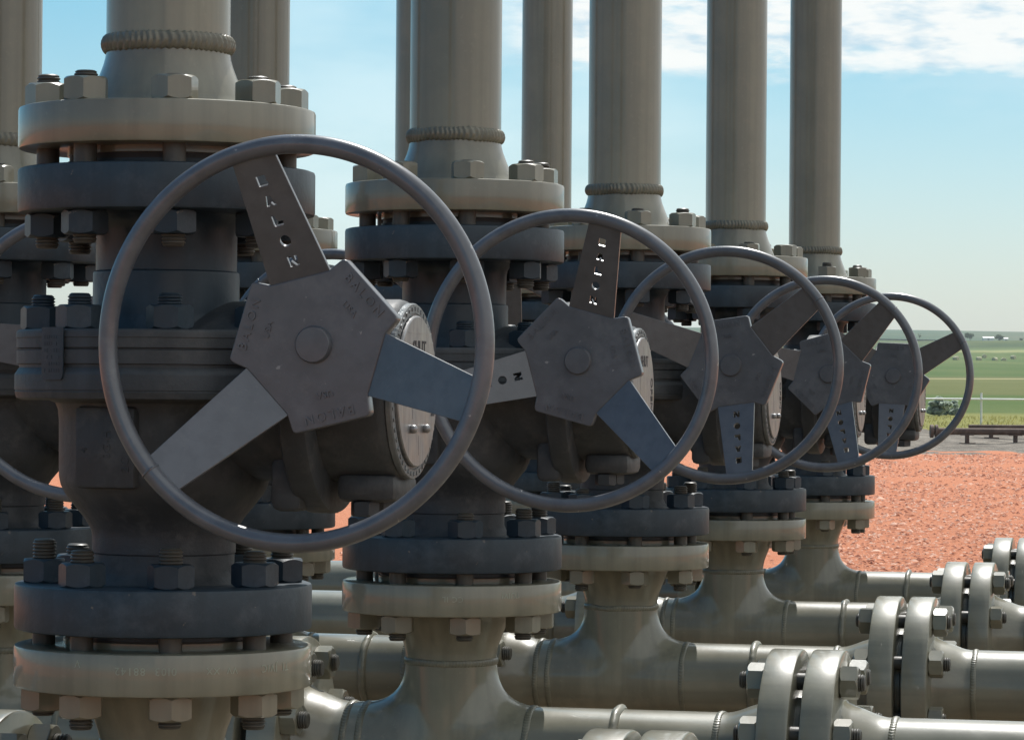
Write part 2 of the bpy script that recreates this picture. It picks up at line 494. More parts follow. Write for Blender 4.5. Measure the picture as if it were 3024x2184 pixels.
def body_flange_mesh():
    bm = bmesh.new(); R = .1372
    lathe(bm, [(.07, .0535), (R - .003, .0535), (R - .0006, .0523), (R, .0505), (R, .0462), (R - .0006, .0456), (R - .0006, .0370), (R - .0030, .0362), (R - .0030, .0354),
               (R - .0006, .0346), (R - .0006, .0226), (R - .0030, .0220), (R - .0030, .0190), (R - .0010, .0160), (R + .0008, .0136), (R + .0012, .0120),
               (R + .0012, -.0010), (R + .0004, -.0014), (R + .0004, -.0022), (R + .001, -.003), (R - .0006, -.0085), (R - .005, -.0105), (.09, -.0105)], 112)
    return finish(bm, 'body_flange', ['cast'], 26)
BODYF = body_flange_mesh()
def body_mesh():
    bm = bmesh.new()
    lathe(bm, [(.108, -.0104), (.101, -.0130), (.0985, -.0190), (.0975, -.03), (.0972, -.080), (.0955, -.088), (.0915, -.096), (.0840, -.106), (.0740, -.118),
               (.0690, -.126), (.0670, -.131), (.0662, -.136), (.0662, -.150), (.0650, -.1515), (.0650, -.166), (.0675, -.172), (.074, -.1781)], 96)
    # flat cast boss with raised characters on the front
    a = math.radians(-10)
    fr = RZ(a)
    boxm(bm, -.036, .026, -.1025, -.080, -.0895, -.016, .004, fr)
    for body, x, z, s in (('0G-H', -.002, -.050, .0115), ('2C', .017, -.068, .0115)):
        add_mesh(bm, text_mesh(body, s, .0006, 2), fr @ T((x, -.1027, z)) @ RX(PI / 2) @ RZ(PI / 2))
    add_mesh(bm, text_mesh('4', .010, .0006, 2), fr @ T((-.026, -.1027, -.055)) @ RX(PI / 2) @ RZ(PI / 2))
    return finish(bm, 'body', ['cast'], 30)
BODY = body_mesh()
AX = RY(PI / 2)      # z axis of a lathe -> +x of the valve
def gear_mesh():
    bm = bmesh.new()
    lathe(bm, [(.02, .04), (.080, .04), (.083, .10), (.085, .138), (.085, .1425)], 80, AX)
    lathe(bm, [(.06, .1420), (.109, .1420), (.1115, .1440), (.1120, .1470), (.1120, .1640), (.1110, .1665), (.108, .1680), (.06, .1680)], 88, AX)
    lathe(bm, [(.05, .1676), (.0835, .1676), (.0835, .2240), (.0820, .2290), (.0790, .2320), (.02, .2320)], 88, AX)
    # worm shaft barrel above the stem axis
    W = T((.186, 0, .040)) @ RX(PI / 2)
    lathe(bm, [(.01, -.085), (.034, -.085), (.036, -.080), (.036, .058), (.033, .063), (.024, .064), (.024, .074), (.014, .076), (.014, .120), (.002, .120)], 48, W)
    # lug with bolt below, stop screws
    boxm(bm, .176, .232, -.040, .040, -.100, -.074, .008)
    boxm(bm, .120, .150, -.060, .060, -.109, -.060, .008)
    for y in (-.036, .036):
        add_mesh(bm, NUT['valve'], T((.200, y * .7, -.0995)) @ RX(PI) @ Matrix.Scale(.62, 4), keep=True)
    return finish(bm, 'gear', ['cast'], 30)
GEAR = gear_mesh()
def cover_mesh():
    bm = bmesh.new()
    lathe(bm, [(.02, .2318), (.0780, .2318), (.0800, .2330), (.0800, .2370), (.0790, .2384), (.0712, .2388), (.0704, .2376), (.02, .2376)], 88, AX)
    # raised characters round the ring
    ring = 'OPERATOR GEAR  FULL TURN STOP  ' if False else None
    rnd = random.Random(3)
    for i in range(46):
        a = 2 * PI * i / 46
        boxm(bm, .2382, .2394, -.0010 - rnd.random() * .0008, .0010 + rnd.random() * .0008, .0730, .0768, 0, RX(a))
    return finish(bm, 'cover', ['zinc'], 30)
COVER = cover_mesh()
def indicator_mesh():
    bm = bmesh.new()
    lathe(bm, [(.01, .2374), (.0676, .2374), (.0686, .2384), (.0686, .2408), (.0676, .2418), (.01, .2418)], 80, AX)
    # printed words: SHUT along the top, OPEN down the far side; a scribed pointer line
    base = RZ(PI / 2) @ RX(PI / 2)       # text upright on a plane facing +x
    base = Matrix(((0, 0, 1, 0), (1, 0, 0, 0), (0, 1, 0, 0), (0, 0, 0, 1)))
    add_mesh(bm, text_mesh('SHUT', .0185, .00015, 3, .0004), T((.2420, .004, .0385)) @ base, 1)
    add_mesh(bm, text_mesh('OPEN', .0165, .00015, 3, .0003), T((.2420, .0520, -.002)) @ base @ RZ(-PI / 2), 1)
    for y0, y1, z0, z1 in ((-.034, .046, .0525, .0535), (-.019, -.0178, -.025, .024), (.004, .005, -.058, -.040)):
        boxm(bm, .2417, .2420, y0, y1, z0, z1, 0)
    for f in bm.faces: pass
    return finish(bm, 'indicator', ['metal', 'ink'], 30)
INDIC = indicator_mesh()
def capscrew_mesh():
    bm = bmesh.new()
    lathe(bm, [(.001, 0), (.0062, 0), (.0066, .0008), (.0066, .0058), (.0058, .0078), (.0035, .0092), (.001, .0096)], 24)
    return finish(bm, 'screw', ['metal'], 40)
SCREW = capscrew_mesh()
def plate_mesh():
    """small curved name plate hung on the body flange"""
    bm = bmesh.new(); n = 8; rows = []
    R0, R1 = .1388, .1402
    a0 = math.radians(-90 - 27 - 5.8); a1 = math.radians(-90 - 27 + 5.8)
    zs = [.0548, .052, .014, .0095, .0080]; ins = [0, 0, 0, .08, .2]
    for R in (R0, R1):
        g = []
        for z, k in zip(zs, ins):
            g.append([bm.verts.new((R * math.cos(a), R * math.sin(a), z)) for a in [a0 + (a1 - a0) * (k / 2 + (1 - k) * i / n) for i in range(n + 1)]])
        rows.append(g)
    for g in rows:
        for a, b in zip(g, g[1:]):
            for i in range(n): bm.faces.new((a[i], a[i + 1], b[i + 1], b[i]))
    for k in range(len(zs) - 1):
        for e in (0, n): bm.faces.new((rows[0][k][e], rows[0][k + 1][e], rows[1][k + 1][e], rows[1][k][e]))
    for k in (0, len(zs) - 1):
        for i in range(n): bm.faces.new((rows[0][k][i], rows[0][k][i + 1], rows[1][k][i + 1], rows[1][k][i]))
    rnd = random.Random(5)
    for r in range(6):
        z = .046 - r * .006
        for i in range(7):
            if rnd.random() < .25: continue
            a = a0 + (a1 - a0) * (.14 + .11 * i)
            boxm(bm, -.0011, .0011, -.0003, .0003, -.0016, .0016, 0, RZ(a + PI / 2) @ T((0, -R1 * 0 - .0, 0)) if False else T((R1 * math.cos(a), R1 * math.sin(a), z)) @ RZ(a + PI / 2))
    return finish(bm, 'nameplate', ['valve'], 30)
NAMEPL = plate_mesh()
CAPSTUD = None

# ------------------------------------------------------------------ builders for one position of a row
def frame_at(x, y): return T((x, y, H)) @ RZ(YAW)
def pos(k, row=0):
    x, y = -.3207 + .2477 * k, 3.01 + 1.053 * k
    if row: x, y = x - .612 * math.cos(YAW), y - .612 * math.sin(YAW)
    return x, y

def make_riser(k, row, label, group):
    x, y = pos(k, row); sd = 100 * row + k
    root = empty('riser_pipe', frame_at(x, y) @ T((0, 0, .2195)), label, 'pipe', group)
    Z = T((0, 0, -.2195))
    part('neck_flange', WN, root, Matrix() @ RZ(sd))
    part('pipe', PIPE_UP, root, T((0, 0, .0990)))
    part('weld_bead', BEAD_BIG[sd % 3], root, T((0, 0, .0985)) @ RZ(sd * 1.3))
    part('gasket', GASKET, root, T((0, 0, -.009)))
    bolts(root, T((0, 0, .1605 - .2195)), .258 - .1605, 'tan', 'valve', sd, (.008, .003))
    return root

def make_valve(k, row, label, group, spoke_deg, cuts, off=(0, 0), turn=0):
    x, y = pos(k, row); sd = 300 + 100 * row + k
    base = -.2205
    root = empty('ball_valve', frame_at(x, y) @ T((0, 0, base)), label, 'valve', group)
    B = T((0, 0, -base))
    part('flange', UPF, root, B); part('flange', LOF, root, B)
    part('bonnet', BONNET, root, B); part('body_flange', BODYF, root, B @ RZ(sd)); part('body', BODY, root, B)
    rnd = random.Random(sd)
    for i in range(8):
        a = math.radians(-90 + 21) + i * PI / 4 + PI / 8 * 0
        q = B @ T((.1125 * math.cos(a), .1125 * math.sin(a), .0534))
        n = part('nut', NUT['valve'], root, q @ RZ(rnd.uniform(0, 2)))
        part('stud', CAPST, n, q @ T((0, 0, .015)))
    part('nameplate', NAMEPL, root, B)
    g = part('gearbox', GEAR, root, B)
    part('cover_ring', COVER, g, B); part('indicator_plate', INDIC, g, B)
    for yy in (-.023, .023):
        part('screw', SCREW, g, B @ T((.2418, yy, -.034)) @ AX @ Matrix.Scale(.6, 4))
    hx, hz = .190 + off[0], .040 + off[1]
    C = B @ T((hx, -.129, hz)) @ RZ(math.radians(turn)) @ RX(PI / 2)        # wheel frame: x right, y up, z towards the viewer
    w = part('handwheel', RIM, root, C @ T((0, 0, .060)) @ RZ(math.radians(spoke_deg - 105)))
    part('hub_plate', HUB, w, C @ RZ(math.radians(spoke_deg)))
    for i in range(3):
        a = math.radians(spoke_deg + 120 * i)
        m = C @ RZ(a - PI / 2) @ T((0, SP0, SC0)) @ RX(STILT)
        part('spoke', SPOKE[cuts[i]], w, m, 'spoke with letters cut through it' if cuts[i] else 'plain solid spoke')
    return root

def make_tee(k, row, label, group, wn):
    x, y = pos(k, row); sd = 600 + 100 * row + k
    ZR = -.447 if (row or k) else -.438
    root = empty('tee_pipe', frame_at(x, y) @ T((0, 0, ZR)), label, 'pipe', group)
    B = T((0, 0, -ZR)); A = Matrix()
    part('tee', TEE, root, A)
    part('neck_flange', wn, root, B @ T((0, 0, -.2345)) @ RX(PI) @ RZ(.3))
    part('weld_bead', BEAD[sd % 3], root, A @ T((0, 0, .1120)))
    part('gasket', GASKET, root, B @ T((0, 0, -.2275)))
    bolts(root, B @ T((0, 0, -.273)), .095, 'valve', 'tan', sd, (.008, .012))
    right = .442 if row == 0 else .372
    part('weld_bead', BEAD[(sd + 1) % 3], root, A @ T((.106, 0, 0)) @ AX)
    part('pipe', pipe_right[row], root, A @ T((.1055, 0, 0)) @ AX)
    part('weld_ring', BEAD_RING, root, A @ T((.215 if row == 0 else .205, 0, 0)) @ AX @ RZ(sd))
    part('weld_bead', BEAD[(sd + 2) % 3], root, A @ T((right - .1, 0, 0)) @ AX @ RZ(1))
    part('run_flange', WN, root, A @ T((right, 0, 0)) @ RY(-PI / 2) @ RZ(sd))
    part('gasket', GASKET, root, A @ T((right + .0065, 0, 0)) @ AX)
    bolts(root, A @ T((right - .0385, 0, 0)) @ AX, .0905, 'tan', 'tan', sd + 50, (.007, .007))
    part('weld_bead', BEAD[sd % 3], root, A @ T((-.106, 0, 0)) @ AX)
    if row == 0 and k == 0:
        part('run_flange', WN, root, A @ T((-.182, 0, 0)) @ AX)
        part('gasket', GASKET, root, A @ T((-.1885, 0, 0)) @ AX)
        part('run_flange', WN, root, A @ T((-.195, 0, 0)) @ RY(-PI / 2))
        part('pipe', PIPE_LEFT, root, A @ T((-.294, 0, 0)) @ RY(-PI / 2))
        bolts(root, A @ T((-.2335, 0, 0)) @ AX, .0905, 'tan', 'tan', 77, (.007, .009))
    elif row == 0:
        part('run_flange', WN, root, A @ T((-.2255, 0, 0)) @ AX @ RZ(sd))
        part('weld_bead', BEAD[(sd + 2) % 3], root, A @ T((-.126, 0, 0)) @ AX @ RZ(2))
        part('pipe', PIPE_STUB, root, A @ T((-.127, 0, 0)) @ AX)
    else:
        part('pipe', PIPE_LEFT, root, A @ T((-.1055, 0, 0)) @ RY(-PI / 2))
    return root

def make_outlet(k, label, group):
    x, y = pos(k)
    ZR = -.447 if k else -.438
    root = empty('outlet_pipe', frame_at(x, y) @ T((.455, 0, ZR)), label, 'pipe', group)
    part('run_flange', WN, root, AX @ RZ(k * 1.1))
    part('weld_bead', BEAD[k % 3], root, T((.1005, 0, 0)) @ AX @ RZ(k))
    part('pipe', PIPE_OUT, root, T((.1, 0, 0)) @ AX)
    return root

PIPE_UP = pipe_mesh(3.2); PIPE_OUT = pipe_mesh(2.6); PIPE_STUB = pipe_mesh(.022); PIPE_LEFT = pipe_mesh(1.6)
pipe_right = [pipe_mesh(.442 - .1 - .1055), pipe_mesh(.372 - .1 - .1055)]
def capst_mesh():
    bm = bmesh.new(); r = .0108; prof = [(.001, 0), (r, 0), (r, .007)]
    for i in range(3):
        z = .007 + i * .0028; prof += [(r - .0014, z), (r, z + .0012), (r, z + .0018), (r - .0014, z + .0028)]
    prof += [(r - .001, .016), (r - .003, .0175), (.001, .0175)]
    lathe(bm, prof, 20); return finish(bm, 'cap_stud', ['valve'], 30)
CAPST = capst_mesh()

wnA = wn_flange_mesh([('0I03  88142', .0100, math.radians(60), .0145, True), ('VV  XX', .0085, math.radians(31), .0145, True), ('TI  JVIC', .0100, math.radians(6), .0145, True), ('V', .010, math.radians(87), .009, True)])
wnB = wn_flange_mesh([('CC IL', .0095, math.radians(58), .0160, True), ('TUIVI', .0095, math.radians(27), .0120, True)])

GR_R, GR_V, GR_T, GR_O = 'riser pipes of the front row', 'valves of the front row', 'tee pipes under the front row', 'outlet pipes to the right of the front row'
V = [  # spoke angle, which spokes are cut, wheel offset
    (103.5, (1, 0, 0), (-.006, .000), -2.5), (75, (1, 1, 0), (-.002, -.002)), (278, (1, 0, 0), (.004, .003)), (286, (1, 0, 0), (.007, -.002)), (268, (1, 0, 0), (.002, .001))]
LV = ['nearest charcoal valve, its big handwheel with letters cut in the spoke pointing up',
      'charcoal valve with a dark hub plate and letters cut through two spokes',
      'charcoal valve in mid row, its lettered spoke pointing down and plain spoke pointing up left',
      'charcoal valve whose lettered spoke slants down right, between mid row and the farthest wheel',
      'farthest charcoal valve, its small handwheel standing out against the green fields']
LR = ['widest tan riser pipe, cut by the top edge above the nearest handwheel',
      'tan riser pipe with rope-like weld rising behind the top right of the nearest handwheel',
      'tan riser pipe in mid picture, rising right behind the lettered top spoke of a wheel',
      'tan riser pipe second from the right, clouds on both sides of it',
      'rightmost and slimmest tan riser pipe, open sky to its right']
LT = ['tan tee pipe under the nearest valve, its stamped flange at the lower left',
      'tan tee pipe at bottom centre under the valve with two lettered spokes',
      'tan tee pipe below the middle valve, weld ring on its run to the right',
      'tan tee pipe behind the middle one, red ground showing in its crook',
      'farthest tan tee pipe, its sunlit run bordering the red ground']
LO = ['pale outlet flange cut off by the bottom edge in front of all other pipes',
      'nearest fully visible outlet pipe and flange leaving the frame at the bottom right',
      'outlet pipe and flange halfway up the right edge, behind the nearest full flange pair',
      'outlet flange partly hidden behind the middle flange pair at the right edge',
      'farthest outlet flange, topmost at the right edge against red ground']
for k in range(5):
    make_riser(k, 0, LR[k], GR_R)
    make_valve(k, 0, LV[k], GR_V, *V[k])
    make_tee(k, 0, LT[k], GR_T, wnA if k == 0 else (wnB if k == 1 else WN))
    make_outlet(k, LO[k], GR_O)
B_R, B_V, B_T = 'riser pipes of the rear row', 'valves of the rear row', 'tee pipes of the rear row'
LR2 = {1: 'tan riser pipe of the rear row cut by the left picture edge', 2: 'tan riser pipe of the rear row just right of the widest front pipe',
       3: 'thin dark strip of a rear riser showing left of the second front riser', 4: 'tan riser pipe of the rear row between two front risers, thin cloud beside it'}
LV2 = {1: 'dark rear valve at the left edge, its handwheel rim passing behind the nearest valve', 2: 'dark rear valve mostly hidden behind the nearest handwheel',
       3: 'dark rear valve seen in slivers inside the right half of the nearest handwheel', 4: 'dark rear valve seen in slivers behind the wheel with two lettered spokes'}
LT2 = {1: 'tan tee pipe of the rear row at the lower left edge', 2: 'tan rear tee pipe behind the lower flanges of the nearest valve',
       3: 'tan rear tee pipe whose weld ring shows left of the bottom centre tee', 4: 'tan rear tee pipe glimpsed left of the middle front tee'}
for k, sp in ((1, 52), (2, 15), (3, 80), (4, 40)):
    make_riser(k, 1, LR2[k], B_R)
    make_valve(k, 1, LV2[k], B_V, sp, (0, 0, 1) if k == 3 else (1, 0, 0))
    make_tee(k, 1, LT2[k], B_T, WN)

# ------------------------------------------------------------------ ground, fields, hills
prof = [(60, -.35), (74.5, -.03), (76, .03), (79, .085), (82, .14), (86, .41), (95, .59), (130, .87), (200, 1.47), (350, 2.95), (550, 5.96), (900, 12.7), (1300, 21.3), (1700, 29.5), (2050, 33.5)]
def gz(y):
    for (a, za), (b, zb) in zip(prof, prof[1:]):
        if y <= b: return za + (zb - za) * (y - a) / (b - a)
    return prof[-1][1]
def sheet(name, ys, xf, zf, mat, kind='structure', nx=60, sub=1):
    bm = bmesh.new(); rows = []
    for y in ys:
        w0, w1 = xf(y)
        rows.append([bm.verts.new((w0 + (w1 - w0) * i / nx, y, zf(w0 + (w1 - w0) * i / nx, y))) for i in range(nx + 1)])
    for a, b in zip(rows, rows[1:]):
        for i in range(nx): bm.faces.new((a[i], a[i + 1], b[i + 1], b[i]))
    me = finish(bm, name, [mat], 80)
    return solo(name, me, None, None, kind=kind)
def und(x, y, s): return s * (math.sin(x * .011 + y * .004) + .6 * math.sin(x * .027 - y * .009 + 1.3) + .4 * math.sin(x * .06 + 2))
o = sheet('gravel_pad', [-60, -20, 0, 5, 10, 15, 20, 25, 30, 35, 40, 45, 50, 55, 60, 65, 70, 73, 75.2], lambda y: (-160, 160),
          lambda x, y: .018 * (math.sin(x * .9 + y * .31) + math.sin(x * .37 - y * .77)) * min(1, max(0, (y - 8) / 15)) + .012 * math.sin(x * 3 + y), 'red', nx=400)
o['label'] = 'sunlit red gravel ground of the well pad'
o = sheet('added_bounce_bed', [-3.6 + .6 * i for i in range(24)], lambda y: (-8, 8), lambda x, y: .022 + .006 * math.sin(x * 2.3 + y * 3.1), 'bed', nx=60)  # added sheet out of view, swaps red ground bounce for dull brown
o['label'] = 'added unseen brown gravel bed under the pipework, dulling the red bounce light'
o = sheet('gravel_verge', [70 + .5 * i for i in range(35)], lambda y: (-200, 200),
          lambda x, y: gz(y) + .015 + .03 * math.sin(x * .8 + y * .6) + .03 * math.sin(x * 1.3 + y * 2) + .025 * math.sin(x * 3.1 - y * 3) + und(x, y, .01) - (.16 if y > 86 else 0), 'rubble', nx=500)
o['label'] = 'grey brown rubble strip along the edge of the red pad'
o = sheet('field', [83, 86, 90, 95, 105, 130, 160, 200, 260, 320, 350, 356, 370, 400, 470, 550, 700, 900, 1100, 1300, 1500, 1700, 1900, 2050], lambda y: (-250 - y * .5, 250 + y * .5),
          lambda x, y: gz(y) + und(x, y, min(1.2, (y - 83) * .0012)), 'field', nx=140)
o['label'] = 'green crop fields rising to the hills'
def hz(x, y):
    t = (y - 1900) / 1500
    return 30 + 36.5 * max(0, min(1, t)) ** .8 + 2.0 * math.sin(x * .0021 + .6) + 1.1 * math.sin(x * .0057 + 1) + .6 * math.sin(x * .013 + y * .003) - .004 * (x - 480) - (18 * (y - 3400) / 600 if y > 3400 else 0)
o = sheet('hills', [1900 + 100 * i for i in range(22)], lambda y: (-250 - y * .6, 250 + y * .6), hz, 'hills', nx=160)
o['label'] = 'hazy grey green hills on the horizon'

# loose red stones on the pad
bm = bmesh.new(); tones = []
rnd = random.Random(11)
for i in range(15000):
    y = 20 + 52 * rnd.random() ** 1.5
    r_ = rnd.uniform(.085, .175) if rnd.random() < .82 else rnd.uniform(-.15, .085)
    x = y * r_
    s = rnd.uniform(.007, .021) * (1.6 if rnd.random() < .06 else 1) * (1 + (y - 20) / 70)
    mt = T((x, y, .012)) @ RZ(rnd.random() * 6) @ Matrix.Diagonal((s * rnd.uniform(.9, 1.7), s * rnd.uniform(.7, 1.1), s * rnd.uniform(.4, .8), 1))
    vs = [bm.verts.new(mt @ Vector(v) * 1) for v in ((1, 0, 0), (.2, .9, .2), (-1, .2, 0), (-.2, -1, .1), (.1, .1, 1), (-.4, .3, .8))]
    for f in ((0, 1, 4), (1, 5, 4), (1, 2, 5), (2, 3, 5), (3, 4, 5), (3, 0, 4)): bm.faces.new([vs[j] for j in f])
    tones += [rnd.random()] * 6
me = finish(bm, 'loose_stones', ['stones'], smooth=False)
at = me.attributes.new('tone', 'FLOAT', 'POINT'); at.data.foreach_set('value', tones[:len(me.vertices)])
o = solo('loose_stones', me, 'loose red stones scattered over the gravel ground', 'stones', kind='stuff')

# dry grass along the verge
bm = bmesh.new()
for i in range(9000):
    y = rnd.uniform(84.5, 100); x = rnd.uniform(-4, 26); hgt = rnd.uniform(.04, .13)
    z = gz(y) + (y - 83) * .0012 * 0
    a = rnd.random() * 6; dx, dy = math.cos(a) * .012, math.sin(a) * .012; lx, ly = rnd.uniform(-.1, .1), rnd.uniform(-.1, .1)
    v = [bm.verts.new(c) for c in ((x - dx * 2, y - dy * 2, z - .04), (x + dx * 2, y + dy * 2, z - .04), (x + lx, y + ly, z + hgt))]
    bm.faces.new(v)
solo('dry_grass', finish(bm, 'dry_grass', ['dry'], smooth=False), 'yellow dry grass along the edge of the field', 'grass', kind='stuff')

# ------------------------------------------------------------------ things beyond the pad
def px(xv, y): return (xv - 1134) / 7200 * y
def tube(bm, a, b, r, n=16):
    a, b = Vector(a), Vector(b); d = b - a
    mt = T(a) @ d.to_track_quat('Z', 'Y').to_matrix().to_4x4()
    lathe(bm, [(r * .2, 0), (r, 0), (r, d.length), (r * .2, d.length)], n, mt)
# long steel pipes lying on low stands
def line_pipe(label, x0, x1, y, z, r, stands, flange=True):
    root = empty('line_pipe', T((x0, y, gz(y))), label, 'pipe', 'long steel pipes at the edge of the pad')
    B = T((-x0, -y, -gz(y)))
    bm = bmesh.new(); tube(bm, (x0, y, z), (x1, y, z), r, 20)
    part('pipe', finish(bm, 'line_pipe', ['rust'], 30), root, B)
    if flange:
        bm = bmesh.new(); tube(bm, (x0 - .10, y, z), (x0 - .02, y, z), r * 1.9, 20); tube(bm, (x0 + .02, y, z), (x0 + .09, y, z), r * 1.9, 20)
        part('end_flange', finish(bm, 'end_flange', ['rust'], 30), root, B)
    for sx in stands:
        bm = bmesh.new(); g = gz(y) - .02
        boxm(bm, sx - .05, sx + .05, y - .05, y + .05, g, z - r * .7, .01)
        boxm(bm, sx - .19, sx + .19, y - .14, y + .14, g, g + .06, .01); boxm(bm, sx - .16, sx + .16, y - .10, y + .10, z - r * 1.15, z - r * .75, .01)
        part('stand', finish(bm, 'stand', ['rust'], 30), root, B)
line_pipe('rusty pipe on squat stands by the red pad, flanged at its left end', px(2070, 80), 22, 80, 1.3 - (955 - 876) / 90, .085, [px(2143, 80), px(2250, 80), 15.2, 18.5])
line_pipe('thinner dark pipe lying behind the flanged rusty pipe', px(2146, 83), 22, 83, 1.3 - (945 - 877) / 86.7, .05, [px(2196, 83), 14.6, 18], False)
# white rail fence
root = empty('rail_fence', T((8, 90, gz(90))), 'thin white pipe rail fence crossing the green field', 'fence')
bm = bmesh.new(); tube(bm, (6.5, 90, 1.205), (34, 90, 1.205), .028, 10)
part('rail', finish(bm, 'rail', ['white'], 40), root, T((-8, -90, -gz(90))))
for sx in (9.3, px(2175, 90), 16.7, 20.4, 24.1, 27.8):
    bm = bmesh.new(); tube(bm, (sx, 90.09, gz(90) - .3), (sx, 90.09, 1.385), .032, 10)
    part('post', finish(bm, 'post', ['white'], 40), root, T((-8, -90, -gz(90))))
# hay bales
for i, (xv, yy, lab) in enumerate(((2180, 905, 'round hay bale in the green field, straight above the tall fence post'), (2244, 905, 'round hay bale in the green field nearest the right edge'),
                             (2168, 800, 'round hay bale left of the post and nearer than its neighbours'), (2203, 810, 'round hay bale in the green field, left one of a close pair'),
                             (2223, 815, 'round hay bale in the green field, right one of a close pair'), (2117, 780, 'round hay bale seen inside the farthest handwheel'))):
    bm = bmesh.new(); r = .60
    lathe(bm, [(.05, -.62), (.5, -.63), (r - .06, -.62), (r, -.55), (r + .01, 0), (r, .55), (r - .06, .62), (.5, .63), (.05, .62)], 28, RZ(i * .8) @ RX(PI / 2))
    x = px(xv, yy)
    solo('hay_bale', finish(bm, 'hay_bale', ['hay'], 40), lab, 'hay bale', T((x, yy, gz(yy) + und(x, yy, .98) * 1.0 + .45)), 'hay bales in the field')
# trees and shrubs
def tree(name, label, xv, y, w, h, leaf, n, cat='tree', group=None, base=None, tr=.25):
    x = px(xv, y); z = base if base is not None else gz(y)
    r = random.Random(int(xv * 7 + y))
    root = empty(name, T((x, y, z)), label, cat, group)
    bm = bmesh.new()
    lathe(bm, [(.06 * w * .5, -.4), (.045 * w * .5, h * .3), (.02 * w * .5, h * .7)], 8)
    for b in range(5):
        a = r.random() * 6; tube(bm, (0, 0, h * (.15 + .08 * b)), (math.cos(a) * w * .3, math.sin(a) * w * .3, h * (.45 + .08 * b)), .012 * w, 6)
    part('trunk', finish(bm, 'trunk', ['bark'], 60), root)
    bm = bmesh.new()
    cl = []
    for c in range(14):
        a = r.random() * 6.28; q = r.random() ** .5 * .36 * w
        cl.append((math.cos(a) * q, math.sin(a) * q, h * (tr + .08 + r.random() * (1 - tr - .2)), r.uniform(.10, .2) * w))
    for i in range(n):
        cx, cy, cz, cr = r.choice(cl)
        d = Vector((r.gauss(0, 1), r.gauss(0, 1), r.gauss(0, .8))).normalized() * cr * r.random() ** .4
        s = (.022 + .02 * r.random()) * w * (1.4 if w > 1 else 2.0)
        mt = T((cx + d.x, cy + d.y, max(.02, cz + d.z * .8))) @ RZ(r.random() * 6) @ RX(r.random() * 3)
        vs = [bm.verts.new(mt @ Vector(v)) for v in ((-s, -s * .6, 0), (s, -s * .5, 0), (s * .8, s * .6, 0), (-s * .7, s * .5, 0))]
        bm.faces.new(vs)
    part('crown', finish(bm, 'crown', [leaf], smooth=False), root)
tree('tree', 'broad grey green tree left of the white shed', 2148, 1700, 6.2, 3.8, 'leaf', 900, group='far trees', base=30.2)
tree('tree', 'rounded dark tree directly behind the right end of the white shed', 2213, 1720, 5.6, 4.0, 'leaf', 900, group='far trees', base=30.0)
tree('tree', 'small lone tree on the far slope inside the farthest handwheel', 2036, 1700, 2.2, 2.8, 'leaf', 400, group='far trees', base=30.8)
tree('tree', 'small dark bush like tree at the right edge beyond the sheds', 2262, 1700, 3.2, 1.6, 'leaf', 400, group='far trees', base=30.0)
tree('tree', 'wide blue grey clump of trees glimpsed between two handwheels', 1934, 1760, 8, 4.2, 'leaf', 900, group='far trees', base=31.5)
tree('sage_shrub', 'larger grey green shrub behind the farthest handwheel below the white rail', 2082, 101, .80, .62, 'sage', 2600, 'shrub', 'shrubs below the rail fence', tr=.02)
tree('sage_shrub', 'smaller grey green shrub beside the larger one below the white rail', 2112, 103, .66, .52, 'sage', 2200, 'shrub', 'shrubs below the rail fence', tr=.02)
# sheds
def shed(label, xv, y, w, d, h, base):
    x = px(xv, y); root = empty('shed', T((x, y, base)), label, 'building', 'white farm sheds')
    bm = bmesh.new(); boxm(bm, -w / 2, w / 2, -d / 2, d / 2, -.5, h, 0)
    vs = [bm.verts.new(v) for v in ((-w / 2, -d / 2, h), (-w / 2, d / 2, h), (-w / 2, 0, h * 1.35), (w / 2, -d / 2, h), (w / 2, d / 2, h), (w / 2, 0, h * 1.35))]
    bm.faces.new(vs[:3]); bm.faces.new(vs[3:])
    part('wall', finish(bm, 'shed_wall', ['white'], smooth=False), root)
    bm = bmesh.new()
    for s in (-1, 1):
        q = [bm.verts.new(v) for v in ((-w / 2 - .2, s * (d / 2 + .3), h * .97), (w / 2 + .2, s * (d / 2 + .3), h * .97), (w / 2 + .2, 0, h * 1.37), (-w / 2 - .2, 0, h * 1.37))]
        bm.faces.new(q)
    part('roof', finish(bm, 'shed_roof', ['white'], smooth=False), root)
    bm = bmesh.new(); boxm(bm, -.5, .5, -d / 2 - .04, -d / 2 + .02, 0, min(h * .85, 2), 0)
    part('door', finish(bm, 'shed_door', ['roof'], smooth=False), root)
shed('long low white shed on the far slope', 2188, 1690, 5.6, 3.5, 1.45, 30.0)
shed('tiny white shed right of the rounded dark tree', 2227, 1700, 2.0, 2, 1.3, 30.0)

# ------------------------------------------------------------------ light, sky, camera
SUN_EL, SUN_AZ = math.radians(58), math.radians(14)     # azimuth from +Y towards +X: the sun stands behind the valves
w = bpy.data.worlds.new('World'); S.world = w; w.use_nodes = True
nt = w.node_tree; N = nt.nodes; Lk = nt.links
bg = N['Background']
sky = N.new('ShaderNodeTexSky'); sky.sky_type = 'NISHITA'; sky.sun_disc = False
sky.sun_elevation = SUN_EL; sky.sun_rotation = SUN_AZ; sky.air_density = 1.0; sky.dust_density = 1.2; sky.ozone_density = 1.2
tc = N.new('ShaderNodeTexCoord'); sep = N.new('ShaderNodeSeparateXYZ'); Lk.new(tc.outputs['Generated'], sep.inputs[0])
def mth(op, a, b=None, c=None, clamp=False):
    x = N.new('ShaderNodeMath'); x.operation = op; x.use_clamp = clamp
    for i, v in enumerate((a, b, c)):
        if v is None: continue
        if isinstance(v, (int, float)): x.inputs[i].default_value = v
        else: Lk.new(v, x.inputs[i])
    return x.outputs[0]
